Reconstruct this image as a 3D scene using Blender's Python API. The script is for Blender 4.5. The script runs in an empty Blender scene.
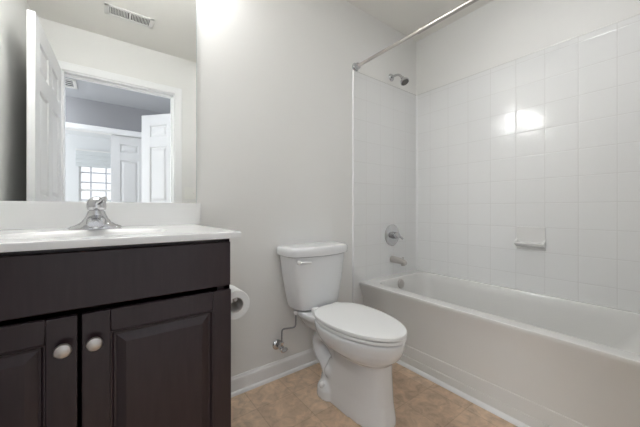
import bpy, bmesh, math, random
from mathutils import Vector, Matrix
random.seed(7)
C = bpy.context.scene.collection
SC = bpy.context.scene
PI = math.pi

# ------------------------------------------------------------------ camera, world, exposure
cam_d = bpy.data.cameras.new('camera')
cam = bpy.data.objects.new('camera', cam_d)
C.objects.link(cam)
cam.location = (0, -1.49, 0.98)
cam.rotation_euler = (PI / 2, 0, -math.atan2(0.6, 0.8))
cam_d.sensor_width = 36
cam_d.lens = 286 / 640 * 36
cam_d.shift_y = -4 / 640
cam_d.clip_start = 0.02
SC.camera = cam

w = bpy.data.worlds.new('sky')
SC.world = w
w.use_nodes = True
bg = w.node_tree.nodes['Background']
bg.inputs['Color'].default_value = (0.93, 0.96, 1.0, 1)
bg.inputs['Strength'].default_value = 0.47

SC.view_settings.view_transform = 'Standard'
SC.view_settings.look = 'None'
SC.view_settings.gamma = 1
SC.view_settings.use_curve_mapping = False
SC.view_settings.exposure = 1.47

VANITY_W = 11.5      # emission of the vanity globes
HALL_FILL_W = 14.0        # emission of the added, unseen hall fill domes
END_FILL_W = 20.0         # added fill from the made-up open end of the hall, watts
BED_FILL_W = 23.0        # added fill from a made-up bedroom side opening, watts
CEIL_FILL_W = 9.5        # emission of the added bathroom ceiling fill's flat lens


def area_light(name, loc, rot, sx, sy, watts, col=(1, 1, 1)):
    d = bpy.data.lights.new(name, 'AREA')
    d.shape = 'RECTANGLE'
    d.size, d.size_y = sx, sy
    d.energy = watts
    d.color = col
    o = bpy.data.objects.new(name, d)
    C.objects.link(o)
    o.location = loc
    o.rotation_euler = rot
    return o


# added fill shining in through a made-up opening at the hall's left end
area_light('stair_daylight', (-2.47, -2.53, 1.2), (0, -PI / 2, 0), 1.7, 1.5, END_FILL_W, (0.93, 0.965, 1.0))
# added fill that brightens the bedroom from an unseen, made-up side opening
area_light('daylight', (-2.93, -4.7, 1.5), (0, -PI / 2, 0), 1.3, 1.6, BED_FILL_W, (0.95, 0.98, 1.0))



# ------------------------------------------------------------------ materials
def srgb(r, g, b):
    f = lambda c: (c / 255 / 12.92) if c / 255 <= 0.04045 else ((c / 255 + 0.055) / 1.055) ** 2.4
    return (f(r), f(g), f(b), 1)


def mat(name, col, rough=0.5, metal=0.0, bump=0.0, bscale=200.0, var=0.0, vscale=6.0, spec=0.5, emit=None, emit_s=0.0, coat=0.0):
    m = bpy.data.materials.new(name)
    m.use_nodes = True
    nt = m.node_tree
    p = nt.nodes['Principled BSDF']
    p.inputs['Base Color'].default_value = col
    p.inputs['Roughness'].default_value = rough
    p.inputs['Metallic'].default_value = metal
    p.inputs['Specular IOR Level'].default_value = spec
    p.inputs['Coat Weight'].default_value = coat
    if emit:
        p.inputs['Emission Color'].default_value = emit
        p.inputs['Emission Strength'].default_value = emit_s
    if bump or var:
        tc = nt.nodes.new('ShaderNodeTexCoord')
    if bump:
        n = nt.nodes.new('ShaderNodeTexNoise')
        n.inputs['Scale'].default_value = bscale
        n.inputs['Detail'].default_value = 3
        b = nt.nodes.new('ShaderNodeBump')
        b.inputs['Strength'].default_value = bump
        b.inputs['Distance'].default_value = 0.002
        nt.links.new(tc.outputs['Object'], n.inputs['Vector'])
        nt.links.new(n.outputs['Fac'], b.inputs['Height'])
        nt.links.new(b.outputs['Normal'], p.inputs['Normal'])
    if var:
        n2 = nt.nodes.new('ShaderNodeTexNoise')
        n2.inputs['Scale'].default_value = vscale
        n2.inputs['Detail'].default_value = 4
        mx = nt.nodes.new('ShaderNodeMix')
        mx.data_type = 'RGBA'
        mx.inputs['A'].default_value = tuple(c * (1 - var) for c in col[:3]) + (1,)
        mx.inputs['B'].default_value = tuple(min(1, c * (1 + var)) for c in col[:3]) + (1,)
        nt.links.new(tc.outputs['Object'], n2.inputs['Vector'])
        nt.links.new(n2.outputs['Fac'], mx.inputs['Factor'])
        nt.links.new(mx.outputs['Result'], p.inputs['Base Color'])
    return m


M = {}
M['wall'] = mat('wall_paint', srgb(236, 235, 232), 0.75, bump=0.08, bscale=260, var=0.012, vscale=3)
M['hall_wall'] = mat('hall_paint', srgb(158, 158, 161), 0.8, var=0.012, vscale=3)
M['ceiling'] = mat('ceiling_paint', srgb(240, 238, 232), 0.9, bump=0.1, bscale=180, var=0.01, vscale=3)
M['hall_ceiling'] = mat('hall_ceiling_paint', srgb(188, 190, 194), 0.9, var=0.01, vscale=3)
M['white_trim'] = mat('white_trim_paint', srgb(243, 243, 243), 0.4, var=0.01, vscale=8)
M['door_white'] = mat('door_paint', srgb(226, 226, 226), 0.45, var=0.01, vscale=8)
M['porcelain'] = mat('porcelain', srgb(236, 237, 238), 0.12, var=0.006, vscale=5, coat=0.4)
M['dish'] = mat('ceramic_dish', srgb(234, 233, 231), 0.15, var=0.006, vscale=5)
M['seat_plastic'] = mat('seat_plastic', srgb(240, 240, 239), 0.22, var=0.006, vscale=5)
M['tub'] = mat('tub_enamel', srgb(231, 230, 227), 0.16, var=0.008, vscale=4, coat=0.3)
M['marble'] = mat('cultured_marble', srgb(242, 242, 241), 0.18, var=0.01, vscale=5, coat=0.3)
M['chrome'] = mat('chrome', srgb(202, 202, 204), 0.09, 1.0, var=0.03, vscale=40)
M['nickel'] = mat('brushed_nickel', srgb(200, 195, 191), 0.3, 1.0, bump=0.1, bscale=400, var=0.04, vscale=60)
M['dark_rubber'] = mat('dark_nozzle', srgb(90, 88, 84), 0.5, var=0.2, vscale=300)
M['paper'] = mat('tissue_paper', srgb(244, 244, 243), 0.95, bump=0.3, bscale=150, var=0.01)
M['card'] = mat('cardboard', srgb(214, 209, 204), 0.9, var=0.05, vscale=40)
M['vent_white'] = mat('vent_enamel', srgb(235, 234, 230), 0.5, var=0.01)
M['vent_dark'] = mat('vent_duct', srgb(36, 36, 36), 0.9, var=0.1)
M['return_dark'] = mat('return_duct', srgb(40, 42, 48), 0.9, var=0.1)
M['plate'] = mat('switch_plastic', srgb(240, 239, 234), 0.35, var=0.005)
M['carpet'] = mat('hall_carpet', srgb(190, 184, 176), 1.0, bump=0.5, bscale=400, var=0.06, vscale=50)
M['bed_wall'] = mat('bedroom_paint', srgb(236, 238, 240), 0.85, var=0.01)
M['shade'] = mat('roller_shade', srgb(222, 226, 228), 0.9, var=0.02, vscale=30)
M['muntin'] = mat('muntin_vinyl', srgb(196, 198, 206), 0.5, var=0.01)
M['globe'] = mat('lit_glass', srgb(255, 250, 240), 0.4, emit=(0.97, 0.985, 1.0, 1), emit_s=VANITY_W)
M['hall_dome'] = mat('lit_hall_glass', srgb(255, 252, 250), 0.4, emit=(0.91, 0.955, 1.0, 1), emit_s=HALL_FILL_W)  # glow of the added hall fill domes
M['dome'] = mat('lit_opal_glass', srgb(255, 252, 245), 0.4, emit=(0.95, 0.975, 1.0, 1), emit_s=CEIL_FILL_W)  # glow of the added bathroom ceiling fill
M['mirror'] = mat('silvered_glass', (0.93, 0.945, 0.94, 1), 0.0, 1.0)
M['mirror_edge'] = mat('mirror_edge', srgb(205, 212, 210), 0.2, var=0.02)
M['hose'] = mat('braided_hose', srgb(150, 150, 152), 0.35, 0.8, bump=0.6, bscale=900)

# clear pane
m = bpy.data.materials.new('clear_glass')
m.use_nodes = True
nt = m.node_tree
nt.nodes.remove(nt.nodes['Principled BSDF'])
tr = nt.nodes.new('ShaderNodeBsdfTransparent')
gl = nt.nodes.new('ShaderNodeBsdfGlossy')
gl.inputs['Roughness'].default_value = 0.02
fr = nt.nodes.new('ShaderNodeFresnel')
fr.inputs['IOR'].default_value = 1.3
mxs = nt.nodes.new('ShaderNodeMixShader')
nt.links.new(fr.outputs[0], mxs.inputs[0])
nt.links.new(tr.outputs[0], mxs.inputs[1])
nt.links.new(gl.outputs[0], mxs.inputs[2])
nt.links.new(mxs.outputs[0], nt.nodes['Material Output'].inputs['Surface'])
M['glass'] = m


def espresso():
    m = bpy.data.materials.new('espresso_wood')
    m.use_nodes = True
    nt = m.node_tree
    p = nt.nodes['Principled BSDF']
    p.inputs['Roughness'].default_value = 0.3
    p.inputs['Specular IOR Level'].default_value = 0.5
    tc = nt.nodes.new('ShaderNodeTexCoord')
    mp = nt.nodes.new('ShaderNodeMapping')
    mp.inputs['Scale'].default_value = (30, 30, 3)
    n = nt.nodes.new('ShaderNodeTexNoise')
    n.inputs['Scale'].default_value = 3
    n.inputs['Detail'].default_value = 6
    r = nt.nodes.new('ShaderNodeValToRGB')
    r.color_ramp.elements[0].position = 0.3
    r.color_ramp.elements[0].color = srgb(44, 32, 36)
    r.color_ramp.elements[1].position = 0.75
    r.color_ramp.elements[1].color = srgb(52, 39, 43)
    nt.links.new(tc.outputs['Object'], mp.inputs['Vector'])
    nt.links.new(mp.outputs['Vector'], n.inputs['Vector'])
    nt.links.new(n.outputs['Fac'], r.inputs['Fac'])
    nt.links.new(r.outputs['Color'], p.inputs['Base Color'])
    return m


M['wood'] = espresso()


def tile_mat(name, axis, off_h, size_h, off_v=1.478, size_v=0.1525):
    """Glossy square wall tile: thin grout lines, every tile leaning by a hair of its own."""
    m = bpy.data.materials.new(name)
    m.use_nodes = True
    nt = m.node_tree
    N, L = nt.nodes, nt.links
    p = N['Principled BSDF']
    tc = N.new('ShaderNodeTexCoord')
    sx = N.new('ShaderNodeSeparateXYZ')
    L.new(tc.outputs['Object'], sx.inputs[0])

    def mth(op, a, b=None, c=None):
        n = N.new('ShaderNodeMath')
        n.operation = op
        for i, v in enumerate((a, b, c)):
            if v is None:
                continue
            if hasattr(v, 'is_output'):
                L.new(v, n.inputs[i])
            else:
                n.inputs[i].default_value = v
        return n.outputs[0]

    def cell(o, off, size):
        s = mth('DIVIDE', mth('SUBTRACT', o, off), size)
        idx = mth('FLOOR', s)
        fr = mth('SUBTRACT', s, idx)
        d = mth('MULTIPLY', mth('SUBTRACT', 0.5, mth('ABSOLUTE', mth('SUBTRACT', fr, 0.5))), size)
        return idx, d

    ih, dh = cell(sx.outputs[axis], off_h, size_h)
    iv, dv = cell(sx.outputs['Z'], off_v, size_v)
    d = mth('MINIMUM', dh, dv)
    grout = N.new('ShaderNodeMapRange')
    grout.interpolation_type = 'SMOOTHSTEP'
    grout.inputs['From Min'].default_value = 0.0007
    grout.inputs['From Max'].default_value = 0.0022
    L.new(d, grout.inputs['Value'])
    mx = N.new('ShaderNodeMix')
    mx.data_type = 'RGBA'
    mx.inputs['A'].default_value = srgb(222, 221, 219)
    mx.inputs['B'].default_value = srgb(239, 239, 238)
    L.new(grout.outputs[0], mx.inputs['Factor'])
    L.new(mx.outputs['Result'], p.inputs['Base Color'])
    rr = N.new('ShaderNodeMapRange')
    rr.inputs['To Min'].default_value = 0.6
    rr.inputs['To Max'].default_value = 0.13
    L.new(grout.outputs[0], rr.inputs['Value'])
    L.new(rr.outputs[0], p.inputs['Roughness'])
    # cushion edge + per tile lean
    pil = N.new('ShaderNodeMapRange')
    pil.interpolation_type = 'SMOOTHERSTEP'
    pil.inputs['From Min'].default_value = 0.0
    pil.inputs['From Max'].default_value = 0.006
    L.new(d, pil.inputs['Value'])
    bmp = N.new('ShaderNodeBump')
    bmp.inputs['Strength'].default_value = 0.3
    bmp.inputs['Distance'].default_value = 0.0012
    L.new(pil.outputs[0], bmp.inputs['Height'])
    cx = N.new('ShaderNodeCombineXYZ')
    L.new(ih, cx.inputs[0])
    L.new(iv, cx.inputs[1])
    wn = N.new('ShaderNodeTexWhiteNoise')
    wn.noise_dimensions = '3D'
    L.new(cx.outputs[0], wn.inputs['Vector'])
    v1 = N.new('ShaderNodeVectorMath')
    v1.operation = 'SUBTRACT'
    L.new(wn.outputs['Color'], v1.inputs[0])
    v1.inputs[1].default_value = (0.5, 0.5, 0.5)
    v2 = N.new('ShaderNodeVectorMath')
    v2.operation = 'SCALE'
    L.new(v1.outputs[0], v2.inputs[0])
    v2.inputs['Scale'].default_value = 0.022
    v3 = N.new('ShaderNodeVectorMath')
    v3.operation = 'ADD'
    L.new(bmp.outputs['Normal'], v3.inputs[0])
    L.new(v2.outputs[0], v3.inputs[1])
    v4 = N.new('ShaderNodeVectorMath')
    v4.operation = 'NORMALIZE'
    L.new(v3.outputs[0], v4.inputs[0])
    L.new(v4.outputs[0], p.inputs['Normal'])
    return m


M['tile_right'] = tile_mat('white_tile_long_wall', 'Y', -0.7575, 0.1553)
M['tile_back'] = tile_mat('white_tile_tap_wall', 'X', 2.160, 0.1553)


def floor_mat():
    m = bpy.data.materials.new('vinyl_stone_floor')
    m.use_nodes = True
    nt = m.node_tree
    N, L = nt.nodes, nt.links
    p = N['Principled BSDF']
    p.inputs['Roughness'].default_value = 0.42
    tc = N.new('ShaderNodeTexCoord')
    mp = N.new('ShaderNodeMapping')
    mp.inputs['Location'].default_value = (-0.80, 0.18, 0)
    L.new(tc.outputs['Object'], mp.inputs['Vector'])
    br = N.new('ShaderNodeTexBrick')
    br.offset = 0.0
    br.squash = 1.0
    br.inputs['Scale'].default_value = 1.0
    br.inputs['Brick Width'].default_value = 0.205
    br.inputs['Row Height'].default_value = 0.205
    br.inputs['Mortar Size'].default_value = 0.003
    br.inputs['Mortar Smooth'].default_value = 0.6
    br.inputs['Color1'].default_value = srgb(228, 203, 178)
    br.inputs['Color2'].default_value = srgb(216, 188, 162)
    br.inputs['Mortar'].default_value = srgb(203, 177, 152)
    L.new(mp.outputs[0], br.inputs['Vector'])
    n1 = N.new('ShaderNodeTexNoise')
    n1.inputs['Scale'].default_value = 17
    n1.inputs['Detail'].default_value = 8
    n1.inputs['Roughness'].default_value = 0.65
    n1.inputs['Distortion'].default_value = 0.8
    L.new(tc.outputs['Object'], n1.inputs['Vector'])
    r1 = N.new('ShaderNodeValToRGB')
    e = r1.color_ramp.elements
    e[0].position = 0.3
    e[0].color = (0.58, 0.55, 0.52, 1)
    e[1].position = 0.7
    e[1].color = (1.18, 1.16, 1.12, 1)
    L.new(n1.outputs['Fac'], r1.inputs['Fac'])
    mx = N.new('ShaderNodeMix')
    mx.data_type = 'RGBA'
    mx.blend_type = 'MULTIPLY'
    mx.inputs['Factor'].default_value = 0.8
    L.new(br.outputs['Color'], mx.inputs['A'])
    L.new(r1.outputs['Color'], mx.inputs['B'])
    L.new(mx.outputs['Result'], p.inputs['Base Color'])
    b = N.new('ShaderNodeBump')
    b.inputs['Strength'].default_value = 0.15
    b.inputs['Distance'].default_value = 0.002
    L.new(n1.outputs['Fac'], b.inputs['Height'])
    L.new(b.outputs['Normal'], p.inputs['Normal'])
    return m


M['floor'] = floor_mat()


# ------------------------------------------------------------------ helpers
def obj(name, bm, material, parent=None, smooth=35, loc=None):
    me = bpy.data.meshes.new(name)
    bmesh.ops.recalc_face_normals(bm, faces=bm.faces[:])
    bm.to_mesh(me)
    bm.free()
    if smooth:
        for f in me.polygons:
            f.use_smooth = True
        me.set_sharp_from_angle(angle=math.radians(smooth))
    me.materials.append(material)
    o = bpy.data.objects.new(name, me)
    C.objects.link(o)
    if smooth:
        o.modifiers.new('normals', 'WEIGHTED_NORMAL').keep_sharp = True
    if parent:
        o.parent = parent
    if loc:
        o.location = loc
    return o


def thing(name, label, cat, loc=(0, 0, 0), rz=0, group=None):
    o = bpy.data.objects.new(name, None)
    o.empty_display_size = 0.05
    C.objects.link(o)
    o.location = loc
    o.rotation_euler = (0, 0, rz)
    o['label'] = label
    o['category'] = cat
    if group:
        o['group'] = group
    return o


def tag(o, label, cat, group=None):
    o['label'] = label
    o['category'] = cat
    if group:
        o['group'] = group
    return o


def struct(name, bm, m, smooth=35):
    o = obj(name, bm, m, smooth=smooth)
    o['kind'] = 'structure'
    return o


def struct_empty(name, loc, rz=0):
    o = bpy.data.objects.new(name, None)
    C.objects.link(o)
    o.location = loc
    o.rotation_euler = (0, 0, rz)
    o['kind'] = 'structure'
    return o


def box(bm, x0, x1, y0, y1, z0, z1, bev=0.0, seg=2):
    r = bmesh.ops.create_cube(bm, size=1.0)
    vs = r['verts']
    for v in vs:
        v.co = Vector((x0 + (v.co.x + .5) * (x1 - x0), y0 + (v.co.y + .5) * (y1 - y0), z0 + (v.co.z + .5) * (z1 - z0)))
    if bev:
        es = list({e for v in vs for e in v.link_edges})
        bmesh.ops.bevel(bm, geom=es, offset=bev, segments=seg, profile=0.5, affect='EDGES')
    return bm


def nb():
    return bmesh.new()


def loft(bm, rings, cap0=True, cap1=True, closed=True):
    """Join rings (lists of points, same count) with quads."""
    R = [[bm.verts.new(p) for p in ring] for ring in rings]
    n = len(R[0])
    for a, b in zip(R, R[1:]):
        for i in range(n if closed else n - 1):
            j = (i + 1) % n
            try:
                bm.faces.new((a[i], a[j], b[j], b[i]))
            except ValueError:
                pass
    if cap0:
        bm.faces.new(R[0][::-1])
    if cap1:
        bm.faces.new(R[-1])
    return R


def circ(c, r, axis, n=24, ph=0.0):
    c = Vector(c)
    a = Vector(axis).normalized()
    t = Vector((0, 0, 1)) if abs(a.z) < 0.9 else Vector((1, 0, 0))
    u = a.cross(t).normalized()
    v = a.cross(u)
    return [c + (u * math.cos(2 * PI * i / n + ph) + v * math.sin(2 * PI * i / n + ph)) * r for i in range(n)]


def lathe(bm, c, axis, prof, n=28, cap0=True, cap1=True):
    """prof: (distance along the axis, radius)"""
    c = Vector(c)
    a = Vector(axis).normalized()
    loft(bm, [circ(c + a * d, max(r, 1e-5), a, n) for d, r in prof], cap0, cap1)
    return bm


def tube(bm, pts, r, n=14, cap=True):
    pts = [Vector(p) for p in pts]
    rs = r if isinstance(r, (list, tuple)) else [r] * len(pts)
    tang = []
    for i in range(len(pts)):
        a = pts[max(i - 1, 0)]
        b = pts[min(i + 1, len(pts) - 1)]
        tang.append((b - a).normalized())
    t0 = tang[0]
    ref = Vector((0, 0, 1)) if abs(t0.z) < 0.9 else Vector((1, 0, 0))
    u = t0.cross(ref).normalized()
    rings = []
    for p, t, rr in zip(pts, tang, rs):
        u = (u - t * u.dot(t)).normalized()
        v = t.cross(u)
        rings.append([p + (u * math.cos(2 * PI * k / n) + v * math.sin(2 * PI * k / n)) * rr for k in range(n)])
    loft(bm, rings, cap, cap)
    return bm


def spline(pts, k=6):
    """Catmull-Rom through the points."""
    P = [Vector(p) for p in pts]
    P = [P[0] * 2 - P[1]] + P + [P[-1] * 2 - P[-2]]
    out = []
    for i in range(1, len(P) - 2):
        for j in range(k):
            t = j / k
            a, b, c, d = P[i - 1], P[i], P[i + 1], P[i + 2]
            out.append(0.5 * (2 * b + (c - a) * t + (2 * a - 5 * b + 4 * c - d) * t * t + (3 * b - a - 3 * c + d) * t ** 3))
    out.append(P[-2])
    return out


def rrect(x0, x1, y0, y1, r, z, n=6):
    out = []
    for cx, cy, a0 in ((x1 - r, y1 - r, 0), (x0 + r, y1 - r, PI / 2), (x0 + r, y0 + r, PI), (x1 - r, y0 + r, 1.5 * PI)):
        for k in range(n + 1):
            a = a0 + PI / 2 * k / n
            out.append(Vector((cx + r * math.cos(a), cy + r * math.sin(a), z)))
    return out


def extrude_profile(bm, prof, axis, a, b, mirror=False):
    """prof: (out, z) closed polygon; swept along x ('x': out is -y) or y ('y': out is -x)."""
    rings = []
    for t in (a, b):
        rings.append([Vector((t, -o, z)) if axis == 'x' else Vector((-o, t, z)) for o, z in prof])
    loft(bm, rings)
    return bm


# ------------------------------------------------------------------ room shell
XL, XR = -0.44, 2.168          # left and right wall faces
YF = -1.536                    # face of the door wall
H = 2.44
YH0, YH1 = -1.651, -3.41       # hall
HXL, HXR = -2.4, 0.87
OX0, OX1, OZ = -0.275, 0.53, 2.08   # bathroom doorway

struct('floor', box(nb(), XL - 0.1, XR + 0.1, YH0 + 0.057, 0.1, -0.1, 0), M['floor'])
struct('wall_back', box(nb(), XL - 0.1, XR + 0.1, 0, 0.1, 0, H), M['wall'])
struct('wall_right', box(nb(), XR, XR + 0.1, YF, 0, 0, H), M['wall'])
struct('wall_left', box(nb(), XL - 0.1, XL, YF, 0, 0, H), M['wall'])
bm = nb()
box(bm, HXL, OX0, YF - 0.058, YF, 0, H)
box(bm, OX1, XR + 0.1, YF - 0.058, YF, 0, H)
box(bm, OX0, OX1, YF - 0.058, YF, OZ, H)
struct('wall_front', bm, M['wall'])
bm = nb()
box(bm, HXL, OX0, YH0, YF - 0.058, 0, H)
box(bm, OX1, XR + 0.1, YH0, YF - 0.058, 0, H)
box(bm, OX0, OX1, YH0, YF - 0.058, OZ, H)
struct('wall_hall_near', bm, M['hall_wall'])
struct('ceiling', box(nb(), XL - 0.1, XR + 0.1, YF, 0.1, H, H + 0.1), M['ceiling'])

# hall
struct('floor_hall', box(nb(), HXL, HXR, YH1 - 0.115, YH0 + 0.057, -0.1, 0), M['carpet'])
struct('ceiling_hall', box(nb(), HXL, HXR + 0.1, YH1 - 0.115, YF, H, H + 0.1), M['hall_ceiling'])
struct('wall_hall_right', box(nb(), HXR, HXR + 0.1, YH1 - 0.115, YH0, 0, H), M['hall_wall'])
bm = nb()
box(bm, HXL - 0.05, HXL, YH1 - 0.115, -3.3, 0, H)
box(bm, HXL - 0.05, HXL, -1.76, YH0, 0, H)
box(bm, HXL - 0.05, HXL, -3.3, -1.76, 0, 0.3)
box(bm, HXL - 0.05, HXL, -3.3, -1.76, 2.1, H)
struct('wall_hall_left', bm, M['hall_wall'])  # opening invented to let the hall end fill in
BX0, BX1, BZ = -0.70, 0.825, 2.04
bm = nb()
box(bm, HXL, BX0, YH1 - 0.115, YH1, 0, H)
box(bm, BX1, HXR, YH1 - 0.115, YH1, 0, H)
box(bm, BX0, BX1, YH1 - 0.115, YH1, BZ, H)
struct('wall_hall_far', bm, M['hall_wall'])

# bedroom
YB0, YB1 = YH1 - 0.115, -5.85
RX0, RX1 = -2.9, 1.9
WX0, WX1, WZ0, WZ1 = -0.42, 0.44, 0.75, 2.13
struct('floor_bedroom', box(nb(), RX0, RX1, YB1, YB0, -0.1, 0), M['carpet'])
struct('ceiling_bedroom', box(nb(), RX0, RX1, YB1, YB0, H, H + 0.1), M['bed_wall'])
bm = nb()
box(bm, RX0, WX0, YB1 - 0.12, YB1, 0, H)
box(bm, WX1, RX1, YB1 - 0.12, YB1, 0, H)
box(bm, WX0, WX1, YB1 - 0.12, YB1, WZ1, H)
box(bm, WX0, WX1, YB1 - 0.12, YB1, 0, WZ0)
struct('wall_bedroom_far', bm, M['bed_wall'])
struct('wall_bedroom_right', box(nb(), RX1, RX1 + 0.1, YB1 - 0.12, YB0, 0, H), M['bed_wall'])
bm = nb()
box(bm, RX0 - 0.1, RX0, YB1 - 0.12, -5.55, 0, H)
box(bm, RX0 - 0.1, RX0, -3.85, YB0, 0, H)
box(bm, RX0 - 0.1, RX0, -5.55, -3.85, 0, 0.8)
box(bm, RX0 - 0.1, RX0, -5.55, -3.85, 2.15, H)
struct('wall_bedroom_left', bm, M['bed_wall'])  # opening added so the side fill reaches the bedroom walls

# window of the bedroom
wn = struct_empty('window_1', ((WX0 + WX1) / 2, YB1, WZ0))
ww, wh = (WX1 - WX0), (WZ1 - WZ0)
bm = nb()
for a, b, c, d in ((-ww / 2, -ww / 2 + .035, 0, wh), (ww / 2 - .035, ww / 2, 0, wh), (-ww / 2, ww / 2, 0, .04), (-ww / 2, ww / 2, wh - .04, wh)):
    box(bm, a, b, -0.09, -0.03, c, d, 0.003)
box(bm, -ww / 2 + .03, ww / 2 - .03, -0.085, -0.04, 0.60, 0.64, 0.003)
obj('window_frame', bm, M['white_trim'], wn)
bm = nb()
for mx_ in (-0.245, 0.0, 0.245):
    box(bm, mx_ - .011, mx_ + .011, -0.072, -0.05, 0.03, wh - .03, 0.002)
for mz in (0.22, 0.42, 0.775, 0.97, 1.16):
    box(bm, -ww / 2 + .03, ww / 2 - .03, -0.070, -0.052, mz - .011, mz + .011, 0.002)
obj('muntin_grid', bm, M['muntin'], wn)
obj('pane', box(nb(), -ww / 2 + .02, ww / 2 - .02, -0.064, -0.06, 0.02, wh - .02), M['glass'], wn)
bm = nb()
box(bm, -ww / 2 - .06, ww / 2 + .06, 0.0, 0.05, -0.03, 0.0, 0.004)
obj('window_sill', bm, M['white_trim'], wn)
sh = thing('window_shade', 'pale fabric shade drawn partly down over the bedroom window', 'window shade', ((WX0 + WX1) / 2, YB1 + 0.02, 1.82))
bm = nb()
for k in range(4):
    z0 = k * 0.078
    loft(bm, [[Vector((x, -0.004, z0 + .004)), Vector((x, 0.014, z0)), Vector((x, 0.020, z0 + .012)), Vector((x, 0.006, z0 + .082)), Vector((x, -0.004, z0 + .082))] for x in (-ww / 2 - .045, ww / 2 + .045)])
obj('fabric_fold', bm, M['shade'], sh)
obj('headrail', box(nb(), -ww / 2 - .05, ww / 2 + .05, -0.01, 0.03, 0.312, 0.345, 0.004), M['white_trim'], sh)

# ------------------------------------------------------------------ casings and baseboards
CAS = [(0, 0), (0.010, 0), (0.012, 0.004), (0.0135, 0.030), (0.017, 0.040), (0.018, 0.048), (0.018, 0.056), (0.015, 0.060), (0, 0.060)]


def casing(name, x0, x1, ztop, yface, sign):
    """Moulded casing round an opening on a wall facing +y (sign 1) or -y (sign -1); mitred."""
    bm = nb()
    rows = []
    for (o, d) in CAS:
        y = yface + sign * o
        rows.append([Vector((x0 - d, y, 0)), Vector((x0 - d, y, ztop + d)), Vector((x1 + d, y, ztop + d)), Vector((x1 + d, y, 0))])
    rings = [[rows[i][k] for i in range(len(rows))] for k in range(4)]
    loft(bm, rings)
    return struct(name, bm, M['white_trim'], smooth=20)


casing('trim_1', OX0, OX1, OZ, YF, 1)
casing('trim_2', BX0, BX1, BZ, YH1, 1)
# jamb lining of the bathroom doorway, with its stop
bm = nb()
J = 0.016
box(bm, OX0 - 0.002, OX0 + J - 0.004, YH0, YF, 0, OZ)
box(bm, OX1 - J + 0.004, OX1 + 0.002, YH0, YF, 0, OZ)
box(bm, OX0, OX1, YH0, YF, OZ - J + 0.004, OZ + 0.002)
box(bm, OX1 - 0.026, OX1 - 0.01, YH0 + 0.035, YF - 0.045, 0, OZ)
box(bm, OX0, OX1, YH0 + 0.035, YF - 0.045, OZ - 0.026, OZ - 0.01)
struct('trim_3', bm, M['white_trim'])
bm = nb()
box(bm, BX0 - 0.002, BX0 + 0.012, YH1 - 0.115, YH1, 0, BZ)
box(bm, BX1 - 0.012, BX1 + 0.002, YH1 - 0.115, YH1, 0, BZ)
box(bm, BX0, BX1, YH1 - 0.115, YH1, BZ - 0.012, BZ + 0.002)
struct('trim_4', bm, M['white_trim'])

BASE = [(0, 0), (0.022, 0), (0.022, 0.006), (0.019, 0.014), (0.013, 0.019), (0.012, 0.020), (0.012, 0.068), (0.010, 0.074), (0.010, 0.080), (0.006, 0.088), (0.004, 0.095), (0, 0.095)]
bm = nb()
extrude_profile(bm, BASE, 'x', 0.325, 1.408)
struct('baseboard_back', bm, M['white_trim'], smooth=25)
bm = nb()
loft(bm, [[Vector((t, YF + o, z)) for o, z in BASE] for t in (OX1 + 0.06, 1.45)])
struct('baseboard_front', bm, M['white_trim'], smooth=25)

# ------------------------------------------------------------------ wall tile round the tub
TT = 1.968
bm = nb()
box(bm, XR - 0.008, XR, YF, 0.0, 0.44, TT)
struct('wall_right_tile', bm, M['tile_right'])
bm = nb()
box(bm, 1.411, XR - 0.008, -0.008, 0.0, 0.0, TT)
struct('wall_back_tile', bm, M['tile_back'])
# rounded edging strip down the open side of the tile and pale caulk in the corner
bm = nb()
loft(bm, [[Vector((1.411 + dx, dy, z)) for dx, dy in ((-0.007, 0), (-0.007, -0.004), (-0.004, -0.009), (0.0, -0.011), (0.003, -0.010), (0.003, 0))] for z in (0.0, TT)])
struct('trim_5', bm, M['white_trim'])
bm = nb()
extrude_profile(bm, [(0, TT), (0.0095, TT - 0.004), (0.0095, TT), (0.006, TT + 0.004), (0, TT + 0.004)], 'x', 1.411, XR - 0.008)
struct('trim_6', bm, M['tub'])
bm = nb()
loft(bm, [[Vector((XR - o, t, z)) for o, z in [(0, TT), (0.0095, TT - 0.004), (0.0095, TT), (0.006, TT + 0.004), (0, TT + 0.004)]] for t in (YF, -0.008)])
struct('trim_7', bm, M['tub'])


# caulked cove in the tiled corner
bm = nb()
cc = [Vector((XR - 0.008, -0.008, 0)), Vector((XR - 0.008, -0.022, 0))] + [Vector((XR - 0.008 - 0.014 + 0.014 * math.cos(a), -0.022 + 0.014 * math.sin(a), 0)) for a in (0.35, 0.8, 1.25)] + [Vector((XR - 0.022, -0.008, 0))]
loft(bm, [[p_ + Vector((0, 0, z)) for p_ in cc] for z in (0.459, TT)])
struct('trim_9', bm, M['white_trim'], smooth=60)

# ------------------------------------------------------------------ panel doors
def panel_solid(bm, x0, x1, z0, z1, prof, yc):
    """Raised panel on both faces. prof: (inset, half thickness)."""
    def ring(i, y):
        return [Vector((x0 + i, y, z0 + i)), Vector((x1 - i, y, z0 + i)), Vector((x1 - i, y, z1 - i)), Vector((x0 + i, y, z1 - i))]
    rings = [ring(i, yc + d) for i, d in reversed(prof)] + [ring(i, yc - d) for i, d in prof]
    loft(bm, rings)
    return bm


DOOR_PROF = [(0.0, 0.0172), (0.004, 0.0162), (0.010, 0.0060), (0.018, 0.0055), (0.040, 0.0150), (0.043, 0.0156)]


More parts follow.
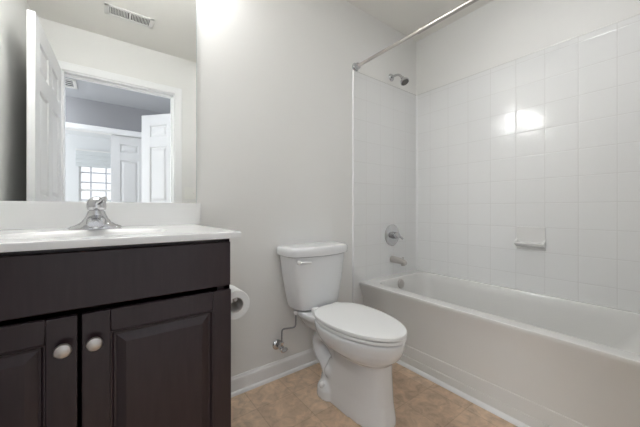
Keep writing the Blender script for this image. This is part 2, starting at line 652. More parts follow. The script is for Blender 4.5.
def six_panel_door(name, loc, rz, width, height, handle=True, panel_z=None):
    d = struct_empty(name, loc, rz)
    t = 0.035
    st, mu = 0.105, 0.095
    cols = [(st, (width - mu) / 2), ((width + mu) / 2, width - st)]
    rows = panel_z or [(0.23, 0.90), (1.06, 1.68), (1.785, height - 0.115)]
    bm = nb()
    box(bm, 0, st, 0, t, 0.008, height, 0.0015, 1)
    box(bm, width - st, width, 0, t, 0.008, height, 0.0015, 1)
    zz = [0.008] + [z for r in rows for z in r] + [height]
    for a, b in zip(zz[::2], zz[1::2]):
        box(bm, st, width - st, 0, t, a, b)
    for a, b in rows:
        box(bm, cols[0][1], cols[1][0], 0, t, a, b)
    obj('leaf', bm, M['door_white'], d, smooth=20)
    for c in cols:
        for r in rows:
            obj('panel', panel_solid(nb(), c[0], c[1], r[0], r[1], DOOR_PROF, t / 2), M['door_white'], d, smooth=0)
    if handle:
        bm = nb()
        for s, y in ((1, t), (-1, 0.0)):
            lathe(bm, (width - 0.065, y, 0.93), (0, s, 0), [(0, 0.03), (0.006, 0.03), (0.009, 0.012), (0.03, 0.011), (0.036, 0.022), (0.05, 0.027), (0.06, 0.022), (0.064, 0.008)])
        obj('door_knob', bm, M['nickel'], d)
    return d


d1 = six_panel_door('door_1', (-0.277, YF + 0.006, 0), math.atan2(0.7955, -0.033), 0.800, 2.075)
bm = nb()
for hz in (0.2, 1.0, 1.85):
    tube(bm, [(-0.004, 0.041, hz), (-0.004, 0.041, hz + 0.09)], 0.006, 10)
obj('hinge', bm, M['nickel'], d1)
six_panel_door('door_2', (0.823, -1.727, 0), math.atan2(-0.754, -0.656), 0.76, 2.035)
six_panel_door('door_3', (BX1 - 0.013, YH1 - 0.05, 0), PI, 0.752, 2.024, handle=True)

# ------------------------------------------------------------------ vanity cabinet
CX0, CX1 = -0.436, 0.331
CYF = -0.545
van = thing('vanity_cabinet', 'dark espresso bathroom vanity cabinet with two panelled doors under the white sink top', 'cabinet', (0, 0, 0))
bm = nb()
box(bm, CX0, CX0 + 0.018, CYF, -0.002, 0.0, 0.885)
box(bm, CX1 - 0.018, CX1, CYF, -0.002, 0.0, 0.885)
box(bm, CX0, CX1, CYF, CYF + 0.02, 0.745, 0.885)
box(bm, CX0, CX1, CYF, CYF + 0.02, 0.10, 0.14)
box(bm, CX0, CX0 + 0.04, CYF, CYF + 0.02, 0.10, 0.80)
box(bm, CX1 - 0.04, CX1, CYF, CYF + 0.02, 0.10, 0.80)
box(bm, CX0, CX1, CYF, -0.002, 0.10, 0.118)
box(bm, CX0, CX1, -0.012, -0.002, 0.1, 0.80)
box(bm, CX0, CX1, CYF + 0.065, CYF + 0.08, 0.0, 0.10)
obj('body', bm, M['wood'], van)
bm = nb()
box(bm, CX0 + 0.003, CX1 - 0.003, CYF - 0.020, CYF, 0.733, 0.876, 0.004, 3)
obj('false_drawer_front', bm, M['wood'], van)
VP = [(0.0, 0.0094), (0.003, 0.0090), (0.006, 0.0050), (0.008, 0.0015), (0.013, 0.0010), (0.015, 0.0026), (0.032, 0.0090), (0.034, 0.0098)]
for (a, b, kx) in ((CX0 + 0.003, -0.0555, -0.081), (-0.0475, CX1 - 0.001, -0.022)):
    z0, z1 = 0.112, 0.719
    y0, y1 = CYF - 0.0205, CYF - 0.0005
    s = 0.058
    bm = nb()
    box(bm, a, a + s, y0, y1, z0, z1, 0.003, 2)
    box(bm, b - s, b, y0, y1, z0, z1, 0.003, 2)
    box(bm, a + s, b - s, y0 + 0.0003, y1, z1 - s, z1, 0.0025, 1)
    box(bm, a + s, b - s, y0 + 0.0003, y1, z0, z0 + s, 0.0025, 1)
    dr = obj('door', bm, M['wood'], van, smooth=40)
    obj('raised_panel', panel_solid(nb(), a + s, b - s, z0 + s, z1 - s, VP, (y0 + y1) / 2), M['wood'], dr, smooth=20)
    bm = nb()
    lathe(bm, (kx, y0, 0.647), (0, -1, 0), [(0, 0.009), (0.002, 0.009), (0.005, 0.0055), (0.013, 0.0055), (0.017, 0.012), (0.020, 0.0163), (0.024, 0.0172), (0.028, 0.0150), (0.0305, 0.009), (0.0312, 0.002)], 28)
    k_ = obj('knob', bm, M['nickel'], dr)
    k_['label'] = 'round brushed nickel knob'

# ------------------------------------------------------------------ sink top with bowl
top = thing('sink_countertop', 'white cultured marble sink top with backsplash resting on the dark vanity', 'countertop', (0, 0, 0))
TX0, TX1, TYF, TZ = XL + 0.002, 0.349, -0.592, 0.908
bm = nb()
NX, NY = 160, 120
bcx, bcy, ba, bb = -0.035, -0.345, 0.215, 0.158


def top_z(x, y):
    q = (abs((x - bcx) / ba) ** 2.3 + abs((y - bcy) / bb) ** 2.3) ** (1 / 2.3)
    if q < 1:
        tt = min(1.0, (1 - q) / 0.5)
        return TZ - 0.12 * tt * tt * (3 - 2 * tt)
    return TZ


xs = [TX0 + (TX1 - TX0) * i / NX for i in range(NX + 1)]
ys = [TYF + (-0.002 - TYF) * j / NY for j in range(NY + 1)]
V = [[bm.verts.new((x, y, top_z(x, y))) for y in ys] for x in xs]
for i in range(NX):
    for j in range(NY):
        bm.faces.new((V[i][j], V[i + 1][j], V[i + 1][j + 1], V[i][j + 1]))
# edge band, slightly rounded
loop = [V[i][0].co for i in range(NX + 1)] + [V[NX][j].co for j in range(1, NY + 1)] + [V[i][NY].co for i in range(NX - 1, -1, -1)] + [V[0][j].co for j in range(NY - 1, 0, -1)]
loop = [Vector(p) for p in loop]
cen = Vector(((TX0 + TX1) / 2, (TYF - 0.002) / 2, 0))


def grow(p, d, z):
    return Vector((p.x + (d if p.x > TX1 - 1e-4 else 0), p.y - (d if p.y < TYF + 1e-4 else 0), z))


rings = [[grow(p, 0, p.z) for p in loop], [grow(p, 0.002, TZ - 0.0012) for p in loop], [grow(p, 0.003, TZ - 0.004) for p in loop], [grow(p, 0.003, TZ - 0.017) for p in loop], [grow(p, 0.001, TZ - 0.020) for p in loop], [grow(p, -0.03, TZ - 0.020) for p in loop]]
loft(bm, rings, False, False)
bmesh.ops.remove_doubles(bm, verts=bm.verts[:], dist=1e-5)
obj('sink_deck', bm, M['marble'], top, smooth=50)
bm = nb()
box(bm, TX0, 0.3745, -0.020, -0.001, TZ - 0.001, 1.010, 0.003, 3)
obj('backsplash', bm, M['marble'], top)
bm = nb()
lathe(bm, (bcx, bcy, TZ - 0.131), (0, 0, 1), [(0, 0.028), (0.003, 0.028), (0.006, 0.022), (0.006, 0.004)])
obj('drain', bm, M['chrome'], top)

# ------------------------------------------------------------------ faucet
fx, fy = -0.027, -0.125
fa = thing('sink_faucet', 'chrome single-handle faucet standing on the white sink top', 'faucet', (fx, fy, TZ))


def sup(a, b, e, z, n=40, cx=0, cy=0):
    out = []
    for k in range(n):
        t = 2 * PI * k / n
        c, s = math.cos(t), math.sin(t)
        out.append(Vector((cx + a * math.copysign(abs(c) ** (2 / e), c), cy + b * math.copysign(abs(s) ** (2 / e), s), z)))
    return out


bm = nb()
loft(bm, [sup(0.080, 0.029, 2.4, 0.0), sup(0.080, 0.029, 2.4, 0.005), sup(0.076, 0.0275, 2.3, 0.010), sup(0.060, 0.027, 2.1, 0.016), sup(0.046, 0.027, 2, 0.026), sup(0.036, 0.027, 2, 0.040), sup(0.0300, 0.027, 2, 0.054), sup(0.0270, 0.0265, 2, 0.064), sup(0.0262, 0.0262, 2, 0.066)])
obj('body', bm, M['chrome'], fa, smooth=60)
bm = nb()
sp = []
for t in [i / 12 for i in range(13)]:
    y = 0.0 - 0.115 * t
    zt = 0.056 - 0.018 * t - 0.004 * t * t
    zb = 0.010 + 0.002 * t
    wx = 0.0300 - 0.007 * t
    zc, hz = (zt + zb) / 2, (zt - zb) / 2
    e = 0.75
    sp.append([Vector((wx * math.copysign(abs(math.cos(a)) ** e, math.cos(a)) * (1 - 0.22 * math.sin(a)), y, zc + hz * math.copysign(abs(math.sin(a)) ** e, math.sin(a)))) for a in [2 * PI * k / 28 for k in range(28)]])
sp.append([Vector((q.x * 0.86, -0.1195, 0.021 + (q.z - 0.021) * 0.82)) for q in sp[-1]])
loft(bm, sp)
lathe(bm, (0, -0.100, 0.016), (0, 0, -1), [(0, 0.011), (0.010, 0.011), (0.010, 0.008)], 20)
obj('spout', bm, M['chrome'], fa, smooth=60)
bm = nb()
lathe(bm, (0, 0, 0.066), (0, 0, 1), [(0, 0.0225), (0.003, 0.0225), (0.005, 0.0275), (0.014, 0.0300), (0.026, 0.0300), (0.038, 0.0272), (0.047, 0.0205), (0.053, 0.011), (0.055, 0.001)], 32)
hd = obj('handle', bm, M['chrome'], fa, smooth=60)
bm = nb()
lv = spline([(0.002, -0.018, 0.094), (0.012, -0.036, 0.103), (0.020, -0.056, 0.110), (0.026, -0.074, 0.113)], 5)
tube(bm, lv, [0.0105 - 0.0035 * i / (len(lv) - 1) for i in range(len(lv))], 14)
obj('lever', bm, M['chrome'], hd, smooth=60)
bm = nb()
lathe(bm, (0, 0.021, 0.018), (0, 0, 1), [(0, 0.0025), (0.052, 0.0025), (0.054, 0.0055), (0.062, 0.0055), (0.064, 0.002)], 14)
obj('lift_rod', bm, M['chrome'], fa)

# ------------------------------------------------------------------ mirror
mi = thing('wall_mirror', 'large frameless wall mirror above the white backsplash reflecting the open door', 'mirror', (0, -0.004, 1.011))
obj('mirror_glass', box(nb(), XL + 0.002, 0.3555, -0.002, 0.003, 0.0, 1.02), M['mirror'], mi, smooth=0)
bm = nb()
box(bm, 0.3555, 0.3585, -0.0022, 0.003, 0.0, 1.02)
obj('polished_edge', bm, M['mirror_edge'], mi, smooth=0)

# ------------------------------------------------------------------ vanity light (above the mirror)
vl = thing('vanity_light', 'bar light with four lit glass globes on the wall above the mirror', 'light', (-0.03, 0, 2.14))
bm = nb()
box(bm, -0.395, 0.395, -0.028, -0.001, -0.05, 0.05, 0.006)
obj('back_plate', bm, M['nickel'], vl)
for gx in (-0.33, -0.11, 0.11, 0.33):
    bm = nb()
    tube(bm, [(gx, -0.026, 0), (gx, -0.06, 0)], 0.02, 18)
    obj('socket', bm, M['nickel'], vl)
    bm = nb()
    bmesh.ops.create_uvsphere(bm, u_segments=28, v_segments=16, radius=0.058, matrix=Matrix.Translation((gx, -0.112, 0)))
    obj('globe', bm, M['globe'], vl)

# ------------------------------------------------------------------ toilet
TXC = 1.012
to = thing('toilet', 'white two-piece toilet with closed lid between the vanity and the bathtub', 'toilet', (TXC, 0, 0))


def egg(hw, yb, yf, z, mid=0.42, e_b=2.6, e_f=2.0, n=48):
    """Elongated outline: squarer at the back (yb), elliptical at the front (yf)."""
    yc = yb + (yf - yb) * mid
    out = []
    for k in range(n):
        t = 2 * PI * k / n
        c, s = math.cos(t), math.sin(t)
        if s <= 0:
            e, r = e_f, abs(yf - yc)
        else:
            e, r = e_b, abs(yb - yc)
        out.append(Vector((hw * math.copysign(abs(c) ** (2 / e), c), yc + r * math.copysign(abs(s) ** (2 / e), s), z)))
    return out


bm = nb()
# front column rising into the bowl
loft(bm, [egg(0.100, -0.20, -0.668, 0.0, .5, 3, 2.7), egg(0.099, -0.20, -0.667, 0.03, .5, 3, 2.7), egg(0.093, -0.22, -0.655, 0.10, .5, 3, 2.7), egg(0.089, -0.31, -0.646, 0.22, .5, 3, 2.7),
          egg(0.092, -0.31, -0.647, 0.275, .5, 2.6, 2.5), egg(0.122, -0.27, -0.666, 0.291, .5, 2.4, 2.3), egg(0.147, -0.24, -0.692, 0.313, .46, 2.4, 2.1), egg(0.161, -0.22, -0.708, 0.342, .44, 2.4, 2.05),
          egg(0.167, -0.21, -0.716, 0.368, .43, 2.4, 2), egg(0.168, -0.205, -0.718, 0.392, .43, 2.4, 2), egg(0.164, -0.205, -0.714, 0.400, .43, 2.4, 2)])
# deck that carries the tank
loft(bm, [sup(0.075, 0.10, 3.5, 0.30, cy=-0.145), sup(0.105, 0.115, 3.5, 0.345, cy=-0.145), sup(0.130, 0.125, 4, 0.375, cy=-0.148), sup(0.132, 0.126, 4, 0.394, cy=-0.148), sup(0.128, 0.122, 4, 0.400, cy=-0.148)])
# foot flange
loft(bm, [sup(0.124, 0.082, 2.4, 0.0, cy=-0.305), sup(0.123, 0.079, 2.4, 0.046, cy=-0.305), sup(0.117, 0.070, 2.3, 0.062, cy=-0.305), sup(0.085, 0.055, 2.2, 0.092, cy=-0.31)])
# trapway: over the weir and down to the floor
tw = spline([(0, -0.46, 0.13), (0, -0.40, 0.18), (0, -0.31, 0.26), (0, -0.235, 0.285), (0, -0.185, 0.245), (0, -0.20, 0.185), (0, -0.265, 0.13), (0, -0.30, 0.03)], 5)
rings = []
for i, q in enumerate(tw):
    a = tw[max(i - 1, 0)]
    b = tw[min(i + 1, len(tw) - 1)]
    t = (b - a).normalized()
    nrm = Vector((0, -t.z, t.y))
    rings.append([q + Vector((1, 0, 0)) * (0.078 * math.cos(2 * PI * k / 24)) + nrm * (0.052 * math.sin(2 * PI * k / 24)) for k in range(24)])
loft(bm, rings)
# bulge on the sides near the outlet
for s in (-1, 1):
    bmesh.ops.create_uvsphere(bm, u_segments=20, v_segments=12, radius=0.036, matrix=Matrix.Translation((s * 0.066, -0.325, 0.135)))
bowl = obj('bowl', bm, M['porcelain'], to, smooth=0)
rm = bowl.modifiers.new('blend', 'REMESH')
rm.mode = 'VOXEL'
rm.voxel_size = 0.0055
rm.use_smooth_shade = True
sm = bowl.modifiers.new('soften', 'SMOOTH')
sm.factor = 0.5
sm.iterations = 7


def tank_ring(hw, yb, ys, yf, z, r=0.035):
    """Flat back, short sides, front bowed between ys and yf."""
    pts = []
    n = 8
    pts.append(Vector((hw, yb + 0.0, z)))
    pts.append(Vector((hw - 0.012, yb + 0.004, z)))
    pts.append(Vector((-hw + 0.012, yb + 0.004, z)))
    pts.append(Vector((-hw, yb + 0.0, z)))
    m_ = 28
    for k in range(m_ + 1):
        x = -1 + 2 * k / m_
        ang = x * 1.0
        xx = hw * x
        bow = ys + (yf - ys) * (1 - abs(x) ** 2.2)
        # round the corner
        dx = hw - abs(xx)
        if dx < r:
            bow += (r - math.sqrt(max(0, r * r - (r - dx) ** 2))) * 0.9
        pts.append(Vector((xx, bow, z)))
    return pts


bm = nb()
loft(bm, [tank_ring(0.135, -0.045, -0.125, -0.165, 0.404), tank_ring(0.150, -0.035, -0.135, -0.178, 0.412), tank_ring(0.160, -0.030, -0.138, -0.182, 0.45), tank_ring(0.185, -0.026, -0.142, -0.190, 0.58), tank_ring(0.202, -0.022, -0.147, -0.196, 0.715)])
obj('tank', bm, M['porcelain'], to, smooth=45)
bm = nb()
loft(bm, [tank_ring(0.204, -0.018, -0.150, -0.200, 0.713), tank_ring(0.214, -0.012, -0.157, -0.208, 0.719), tank_ring(0.217, -0.010, -0.159, -0.210, 0.740), tank_ring(0.216, -0.011, -0.158, -0.209, 0.757), tank_ring(0.210, -0.015, -0.153, -0.204, 0.766), tank_ring(0.185, -0.03, -0.14, -0.185, 0.771)])
obj('tank_lid', bm, M['porcelain'], to, smooth=45)
bm = nb()
lathe(bm, (-0.165, -0.166, 0.688), (0, -1, 0), [(0, 0.012), (0.012, 0.012), (0.016, 0.008), (0.016, 0.001)], 18)
lv = [(-0.168, -0.186, 0.688), (-0.150, -0.189, 0.688), (-0.125, -0.193, 0.687), (-0.103, -0.196, 0.685)]
tube(bm, spline(lv, 4), [0.0085] * 4 + [0.0075] * 4 + [0.0065] * 5, 12)
obj('flush_lever', bm, M['seat_plastic'], to)
bm = nb()
loft(bm, [egg(0.166, -0.225, -0.719, 0.402), egg(0.171, -0.220, -0.724, 0.405), egg(0.172, -0.220, -0.725, 0.413), egg(0.169, -0.222, -0.722, 0.418)])
obj('seat', bm, M['seat_plastic'], to, smooth=45).scale.x = 0.97
bm = nb()
loft(bm, [egg(0.168, -0.212, -0.721, 0.4205), egg(0.173, -0.208, -0.726, 0.423), egg(0.174, -0.207, -0.727, 0.431), egg(0.171, -0.210, -0.724, 0.437), egg(0.159, -0.220, -0.711, 0.4405), egg(0.11, -0.27, -0.66, 0.443), egg(0.04, -0.36, -0.52, 0.444)])
obj('seat_lid', bm, M['seat_plastic'], to, smooth=45).scale.x = 0.965
for s in (-1, 1):
    bm = nb()
    box(bm, s * 0.075 - 0.022, s * 0.075 + 0.022, -0.215, -0.185, 0.398, 0.432, 0.006)
    obj('seat_hinge', bm, M['seat_plastic'], to)
for s in (-1, 1):
    bm = nb()
    lathe(bm, (s * 0.104, -0.305, 0.062), (s * 0.6, 0, 1), [(0, 0.0175), (0.010, 0.017), (0.018, 0.0135), (0.022, 0.007), (0.023, 0.001)], 20)
    obj('bolt_cap', bm, M['seat_plastic'], to)

# ------------------------------------------------------------------ supply stop and hose
vx, vz = 0.803, 0.190
sv = thing('water_shutoff_valve', 'small chrome shutoff valve with supply hose on the wall beside the toilet', 'valve', (vx, 0, vz))
bm = nb()
lathe(bm, (0, -0.001, 0), (0, -1, 0), [(0, 0.030), (0.004, 0.029), (0.010, 0.022), (0.013, 0.010)], 24)
obj('wall_flange', bm, M['chrome'], sv)
bm = nb()
tube(bm, [(0, -0.008, 0), (0, -0.075, 0)], 0.0085, 16)
lathe(bm, (0, -0.040, 0), (0, -1, 0), [(0, 0.011), (0.002, 0.014), (0.022, 0.014), (0.024, 0.011)], 16)
tube(bm, [(0, -0.055, 0.008), (0, -0.055, 0.034)], 0.008, 16)
lathe(bm, (0, -0.055, 0.022), (0, 0, 1), [(0, 0.011), (0.012, 0.011), (0.014, 0.008)], 6)
obj('valve_body', bm, M['chrome'], sv)
bm = nb()
rings = []
for d, s in ((0.075, 0.6), (0.078, 1), (0.084, 1), (0.087, 0.7)):
    rings.append([Vector((0.023 * s * math.cos(a), -d, 0.014 * s * math.sin(a))) for a in [2 * PI * k / 20 for k in range(20)]])
loft(bm, rings)
obj('oval_handle', bm, M['chrome'], sv)
bm = nb()
hp = spline([(0, -0.055, 0.034), (0.001, -0.055, 0.070), (0.003, -0.055, 0.098), (0.012, -0.058, 0.108), (0.036, -0.073, 0.111), (0.060, -0.086, 0.114), (0.070, -0.091, 0.124), (0.072, -0.092, 0.150), (0.072, -0.092, 0.205)], 8)
tube(bm, hp, 0.0048, 10)
obj('supply_hose', bm, M['hose'], sv)
bm = nb()
lathe(bm, (0.072, -0.092, 0.186), (0, 0, 1), [(0, 0.010), (0.003, 0.014), (0.022, 0.014), (0.024, 0.010)], 8)
obj('hose_nut', bm, M['seat_plastic'], sv)

# ------------------------------------------------------------------ paper holder and roll (on the side of the vanity)
rx, rz_, ry0, ry1 = 0.411, 0.604, -0.392, -0.287
ph = thing('toilet_paper_holder', 'open-ended chrome paper holder on the side of the dark vanity', 'toilet paper holder', (CX1, -0.262, rz_ + 0.0206))
bm = nb()
lathe(bm, (0, 0, 0), (1, 0, 0), [(0, 0.022), (0.006, 0.021), (0.010, 0.012), (0.012, 0.008)], 24)
obj('mounting_post', bm, M['chrome'], ph)
bm = nb()
ap = [(0.008, 0, 0), (0.06, 0, 0), (0.074, -0.004, 0), (0.080, -0.016, 0), (0.080, -0.04, 0), (0.080, -0.124, 0)]
tube(bm, spline(ap, 5), 0.0078, 14)
obj('bar', bm, M['chrome'], ph)
pr = thing('toilet_paper_roll', 'white roll of toilet paper hanging beside the dark vanity', 'toilet paper', (rx, ry0, rz_))
bm = nb()
R_, r_ = 0.057, 0.030
L_ = ry1 - ry0
loft(bm, [circ((0, y, 0), rr, (0, 1, 0), 48) for y, rr in ((0, r_), (0, R_ - 0.002), (0.002, R_), (L_ - 0.002, R_), (L_, R_ - 0.002), (L_, r_))], False, False)
obj('paper', bm, M['paper'], pr, smooth=40)
bm = nb()
loft(bm, [circ((0, y, 0), rr, (0, 1, 0), 40) for y, rr in ((0.0005, r_), (0.0005, r_ - 0.0018), (L_ - 0.0005, r_ - 0.0018), (L_ - 0.0005, r_))], False, False)
obj('cardboard_tube', bm, M['card'], pr, smooth=40)

# ------------------------------------------------------------------ bathtub
tb = thing('bathtub', 'white alcove bathtub with a stepped apron along the tiled wall', 'bathtub', (0, 0, 0))
bx1, by0, by1 = XR - 0.009, YF + 0.004, -0.009
RZ = 0.458
bm = nb()
apr = [(0.0, 1.507), (0.052, 1.507), (0.057, 1.509), (0.059, 1.5145), (0.118, 1.5145), (0.123, 1.5165), (0.125, 1.5205), (0.20, 1.517), (0.32, 1.503), (0.385, 1.486), (0.420, 1.473), (0.438, 1.466), (0.448, 1.464), (0.455, 1.465), (RZ, 1.470)]
rings = [rrect(x, bx1, by0, by1, 0.004, z) for z, x in apr]
inn = [(RZ, 1.535, 2.135, -1.455, -0.080, 0.095), (RZ - 0.003, 1.542, 2.130, -1.448, -0.085, 0.095), (RZ - 0.012, 1.548, 2.125, -1.442, -0.090, 0.095), (0.40, 1.556, 2.112, -1.42, -0.097, 0.105),
       (0.30, 1.572, 2.092, -1.355, -0.110, 0.12), (0.20, 1.588, 2.068, -1.285, -0.122, 0.12), (0.13, 1.605, 2.052, -1.23, -0.138, 0.12), (0.095, 1.635, 2.022, -1.18, -0.168, 0.11), (0.082, 1.68, 1.98, -1.13, -0.22, 0.10)]
rings += [rrect(a, b, c, d, r, z) for z, a, b, c, d, r in inn]
loft(bm, rings, True, True)
obj('tub_shell', bm, M['tub'], tb, smooth=28)
bm = nb()
lathe(bm, (1.822, -0.0985, 0.408), (0, -1, 0.1), [(0, 0.036), (0.005, 0.036), (0.010, 0.031), (0.012, 0.012), (0.012, 0.001)], 28)
obj('overflow_plate', bm, M['nickel'], tb)
bm = nb()
lathe(bm, (1.822, -0.32, 0.0815), (0, 0, 1), [(0, 0.035), (0.003, 0.034), (0.005, 0.022), (0.003, 0.001)], 24)
obj('drain', bm, M['chrome'], tb)
bm = nb()
loft(bm, [[Vector((1.5068 - o, t, z)) for o, z in ((0, 0), (0.019, 0), (0.019, 0.004), (0.015, 0.012), (0.006, 0.018), (0, 0.018))] for t in (YF + 0.01, -0.012)])
struct('trim_8', bm, M['white_trim'])

# ------------------------------------------------------------------ shower and bath fittings
sx_ = 1.828
ws = -0.0085
sh_ = thing('showerhead', 'chrome shower head on a bent arm above the tile', 'shower head', (sx_, 0, 2.035))
bm = nb()
lathe(bm, (0, -0.001, 0), (0, -1, 0), [(0, 0.030), (0.003, 0.030), (0.009, 0.024), (0.012, 0.012)], 26)
obj('wall_flange', bm, M['chrome'], sh_)
bm = nb()
tube(bm, spline([(0, -0.006, 0), (0, -0.04, 0.002), (0, -0.075, -0.006), (0, -0.098, -0.026), (0, -0.108, -0.042)], 6), 0.0088, 16)
obj('arm', bm, M['chrome'], sh_)
ax = Vector((0, -0.5, -0.86)).normalized()
bm = nb()
lathe(bm, (0, -0.106, -0.036), ax, [(0, 0.010), (0.006, 0.013), (0.014, 0.013), (0.020, 0.017), (0.034, 0.027), (0.046, 0.033), (0.054, 0.034), (0.056, 0.032)], 28)
obj('head', bm, M['chrome'], sh_)
bm = nb()
lathe(bm, Vector((0, -0.106, -0.036)) + ax * 0.0545, ax, [(0, 0.029), (0.003, 0.028), (0.004, 0.020), (0.004, 0.001)], 28)
obj('spray_face', bm, M['dark_rubber'], sh_)

mv = thing('shower_valve', 'round chrome shower control with a lever on the tiled wall', 'shower valve', (sx_, ws, 0.776))
bm = nb()
lathe(bm, (0, 0, 0), (0, -1, 0), [(0, 0.086), (0.003, 0.086), (0.008, 0.081), (0.012, 0.066), (0.014, 0.045), (0.014, 0.028)], 40)
obj('escutcheon', bm, M['chrome'], mv)
bm = nb()
lathe(bm, (0, -0.013, 0), (0, -1, 0), [(0, 0.028), (0.018, 0.026), (0.030, 0.025), (0.048, 0.024), (0.054, 0.018), (0.055, 0.002)], 28)
hh = obj('handle_hub', bm, M['chrome'], mv)
bm = nb()
lp = spline([(0.004, -0.052, 0.002), (0.016, -0.062, -0.008), (0.030, -0.070, -0.018), (0.040, -0.074, -0.028)], 5)
tube(bm, lp, [0.011 - 0.004 * i / (len(lp) - 1) for i in range(len(lp))], 14)
obj('lever', bm, M['chrome'], hh)

ts = thing('tub_spout', 'short chrome tub spout on the tile below the shower control', 'tub spout', (sx_, ws, 0.585))
bm = nb()
rings = []
for d, hw, zt, zb in ((0, .026, .026, -.026), (0.006, .0265, .0265, -.0265), (0.03, .025, .025, -.026), (0.07, .023, .020, -.026), (0.10, .0215, .014, -.026), (0.122, .020, .008, -.027), (0.132, .017, .000, -.027), (0.135, .012, -.008, -.026)):
    zc, hz = (zt + zb) / 2, (zt - zb) / 2
    rings.append([Vector((hw * math.copysign(abs(math.cos(a)) ** .8, math.cos(a)), -d, zc + hz * math.copysign(abs(math.sin(a)) ** .8, math.sin(a)))) for a in [2 * PI * k / 28 for k in range(28)]])
loft(bm, rings)
obj('spout_body', bm, M['nickel'], ts, smooth=60)
bm = nb()
lathe(bm, (0, -0.108, -0.024), (0, 0, -1), [(0, 0.016), (0.012, 0.016), (0.013, 0.012)], 20)
obj('outlet', bm, M['nickel'], ts)
bm = nb()
lathe(bm, (0, -0.108, 0.008), (0, 0, 1), [(0, 0.003), (0.012, 0.003), (0.014, 0.007), (0.020, 0.007), (0.022, 0.003)], 14)
obj('diverter_knob', bm, M['nickel'], ts)

rd = thing('shower_curtain_rod', 'straight chrome curtain rod spanning the alcove above the tub edge', 'curtain rod', (1.431, 0, 1.998))
bm = nb()
tube(bm, [(0, -0.02, 0), (0, -0.56, 0)], 0.0105, 20)
obj('inner_tube', bm, M['nickel'], rd)
bm = nb()
tube(bm, [(0, -0.52, 0), (0, YF + 0.02, 0)], 0.0130, 20)
lathe(bm, (0, -0.517, 0), (0, -1, 0), [(0, 0.0108), (0.001, 0.0138), (0.010, 0.0138), (0.011, 0.0130)], 20)
obj('outer_tube', bm, M['nickel'], rd)
for y, s in ((-0.001, -1), (YF + 0.001, 1)):
    bm = nb()
    lathe(bm, (0, y, 0), (0, s, 0), [(0, 0.030), (0.006, 0.030), (0.010, 0.026), (0.020, 0.023), (0.034, 0.021), (0.038, 0.0165)], 28)
    obj('end_flange', bm, M['chrome'], rd)

# soap dish
sd = thing('soap_dish', 'white ceramic soap dish set into the tiled wall above the tub', 'soap dish', (XR - 0.008, -0.841, 0.795))
bm = nb()
box(bm, -0.010, 0.0, -0.077, 0.077, -0.070, 0.076, 0.004, 3)
obj('back_plate', bm, M['dish'], sd)
bm = nb()
# tray: lip, trough, rounded underside
pf = [(-0.010, -0.022), (-0.030, -0.030), (-0.042, -0.026), (-0.048, -0.021), (-0.054, -0.022), (-0.056, -0.028), (-0.051, -0.038), (-0.034, -0.047), (-0.010, -0.052)]
ring = lambda y, k: [Vector((-0.010 + (x + 0.010) * k, y, -0.03 + (z + 0.03) * (0.6 + 0.4 * k))) for x, z in pf]
loft(bm, [ring(-0.078, 0.75), ring(-0.074, 0.93), ring(-0.066, 1), ring(0.066, 1), ring(0.074, 0.93), ring(0.078, 0.75)])
for s in (-1, 1):
    loft(bm, [[Vector((x, s * 0.074 + dy, z)) for x, z in ((-0.008, 0.0), (-0.020, -0.012), (-0.046, -0.020), (-0.050, -0.030), (-0.008, -0.046))] for dy in (-0.005, 0.005)])
obj('tray', bm, M['dish'], sd, smooth=50)

# ------------------------------------------------------------------ ceiling register, hall grille, switch
def register(name, label, loc, L, W, nslat, mfr, mdk, cat, louvers='y', blade=0.004):
    t = thing(name, label, cat, loc)
    bm = nb()
    b = 0.022
    for a in ((-L / 2, L / 2, -W / 2, -W / 2 + b), (-L / 2, L / 2, W / 2 - b, W / 2), (-L / 2, -L / 2 + b + .008, -W / 2, W / 2), (L / 2 - b - .008, L / 2, -W / 2, W / 2)):
        box(bm, a[0], a[1], a[2], a[3], -0.008, -0.0005, 0.003, 2)
    if louvers == 'y':
        box(bm, -0.007, 0.007, -W / 2 + b, W / 2 - b, -0.007, -0.001)
    obj('frame', bm, mfr, t)
    obj('duct_opening', box(nb(), -L / 2 + b, L / 2 - b, -W / 2 + b, W / 2 - b, -0.0012, -0.0004), mdk, t)
    if louvers == 'y':
        for side in (-1, 1):
            x0, x1 = (-L / 2 + b + .012, -0.010) if side < 0 else (0.010, L / 2 - b - .012)
            for k in range(nslat):
                x = x0 + (x1 - x0) * (k + 0.5) / nslat
                bm = nb()
                loft(bm, [[Vector((x + dx + side * 0.0 , y, z)) for dx, z in ((-blade * .5, -0.0075), (blade * .5, -0.0075), (blade * .5 + side * 0.003, -0.001), (-blade * .5 + side * 0.003, -0.001))] for y in (-W / 2 + b, W / 2 - b)])
                obj('louver', bm, mfr, t, smooth=0)
    else:
        for k in range(nslat):
            y = -W / 2 + b + (W - 2 * b) * (k + 0.5) / nslat
            bm = nb()
            box(bm, -L / 2 + b, L / 2 - b, y - blade / 2, y + blade / 2, -0.008, -0.001)
            obj('louver', bm, mfr, t, smooth=0)
    return t


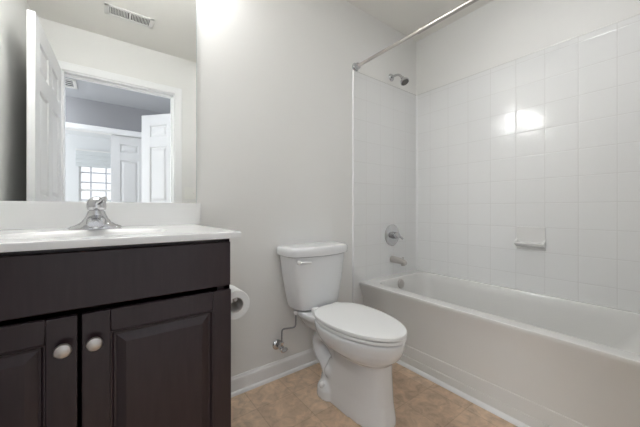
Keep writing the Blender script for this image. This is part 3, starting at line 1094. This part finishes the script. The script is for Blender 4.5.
register('ceiling_register', 'white slotted air register on the bathroom ceiling', (0.148, -1.108, H), 0.31, 0.135, 12, M['vent_white'], M['vent_dark'], 'air vent', 'y', 0.0036)
register('return_grille', 'dark slatted air grille on the hallway ceiling', (-0.47, -2.90, H), 0.40, 0.30, 4, M['vent_white'], M['return_dark'], 'air vent', 'x', 0.014)

sw = thing('light_switch', 'white double switch plate on the wall beside the doorway', 'light switch', (0.672, YF, 1.14))
bm = nb()
box(bm, -0.058, 0.058, 0.0005, 0.006, -0.058, 0.058, 0.003, 2)
obj('plate', bm, M['plate'], sw)
for dx in (-0.023, 0.023):
    bm = nb()
    box(bm, dx - 0.005, dx + 0.005, 0.005, 0.008, -0.012, 0.012, 0.001, 1)
    loft(bm, [[Vector((dx + sx2 * .004, y, z + s)) for sx2, s in ((-1, -.004), (1, -.004), (1, .004), (-1, .004))] for y, z in ((0.006, 0.0), (0.018, 0.006))])
    obj('toggle', bm, M['plate'], sw)

cl = thing('bathroom_ceiling_light', 'round flat light with white rim on the bathroom ceiling', 'ceiling light', (1.45, -1.06, H))  # fixture added out of view to brighten the bathroom
bm = nb()
lathe(bm, (0, 0, -0.0005), (0, 0, -1), [(0, 0.135), (0.016, 0.135), (0.024, 0.129), (0.025, 0.119), (0.020, 0.117)], 40)
obj('rim', bm, M['vent_white'], cl)
bm = nb()
lathe(bm, (0, 0, -0.0205), (0, 0, -1), [(0, 0.116), (0.002, 0.112), (0.003, 0.08), (0.0035, 0.001)], 40)
obj('opal_lens', bm, M['dome'], cl)
for hx, hy, lab in ((-0.78, -2.98, 'round flush glass light on the hallway ceiling outside the open bathroom door'), (0.68, -1.93, 'round flush glass light on the hallway ceiling above the ajar hall door')):
    hl = thing('hall_ceiling_light', lab, 'ceiling light', (hx, hy, H), group='hallway ceiling lights')  # unseen fixtures added to send fill through the doorway
    bm = nb()
    lathe(bm, (0, 0, -0.0005), (0, 0, -1), [(0, 0.15), (0.018, 0.15), (0.022, 0.142)], 36)
    obj('fixture_base', bm, M['nickel'], hl)
    bm = nb()
    lathe(bm, (0, 0, -0.022), (0, 0, -1), [(0, 0.138), (0.02, 0.134), (0.045, 0.11), (0.062, 0.07), (0.068, 0.02), (0.0685, 0.001)], 36)
    obj('opal_dome', bm, M['hall_dome'], hl)
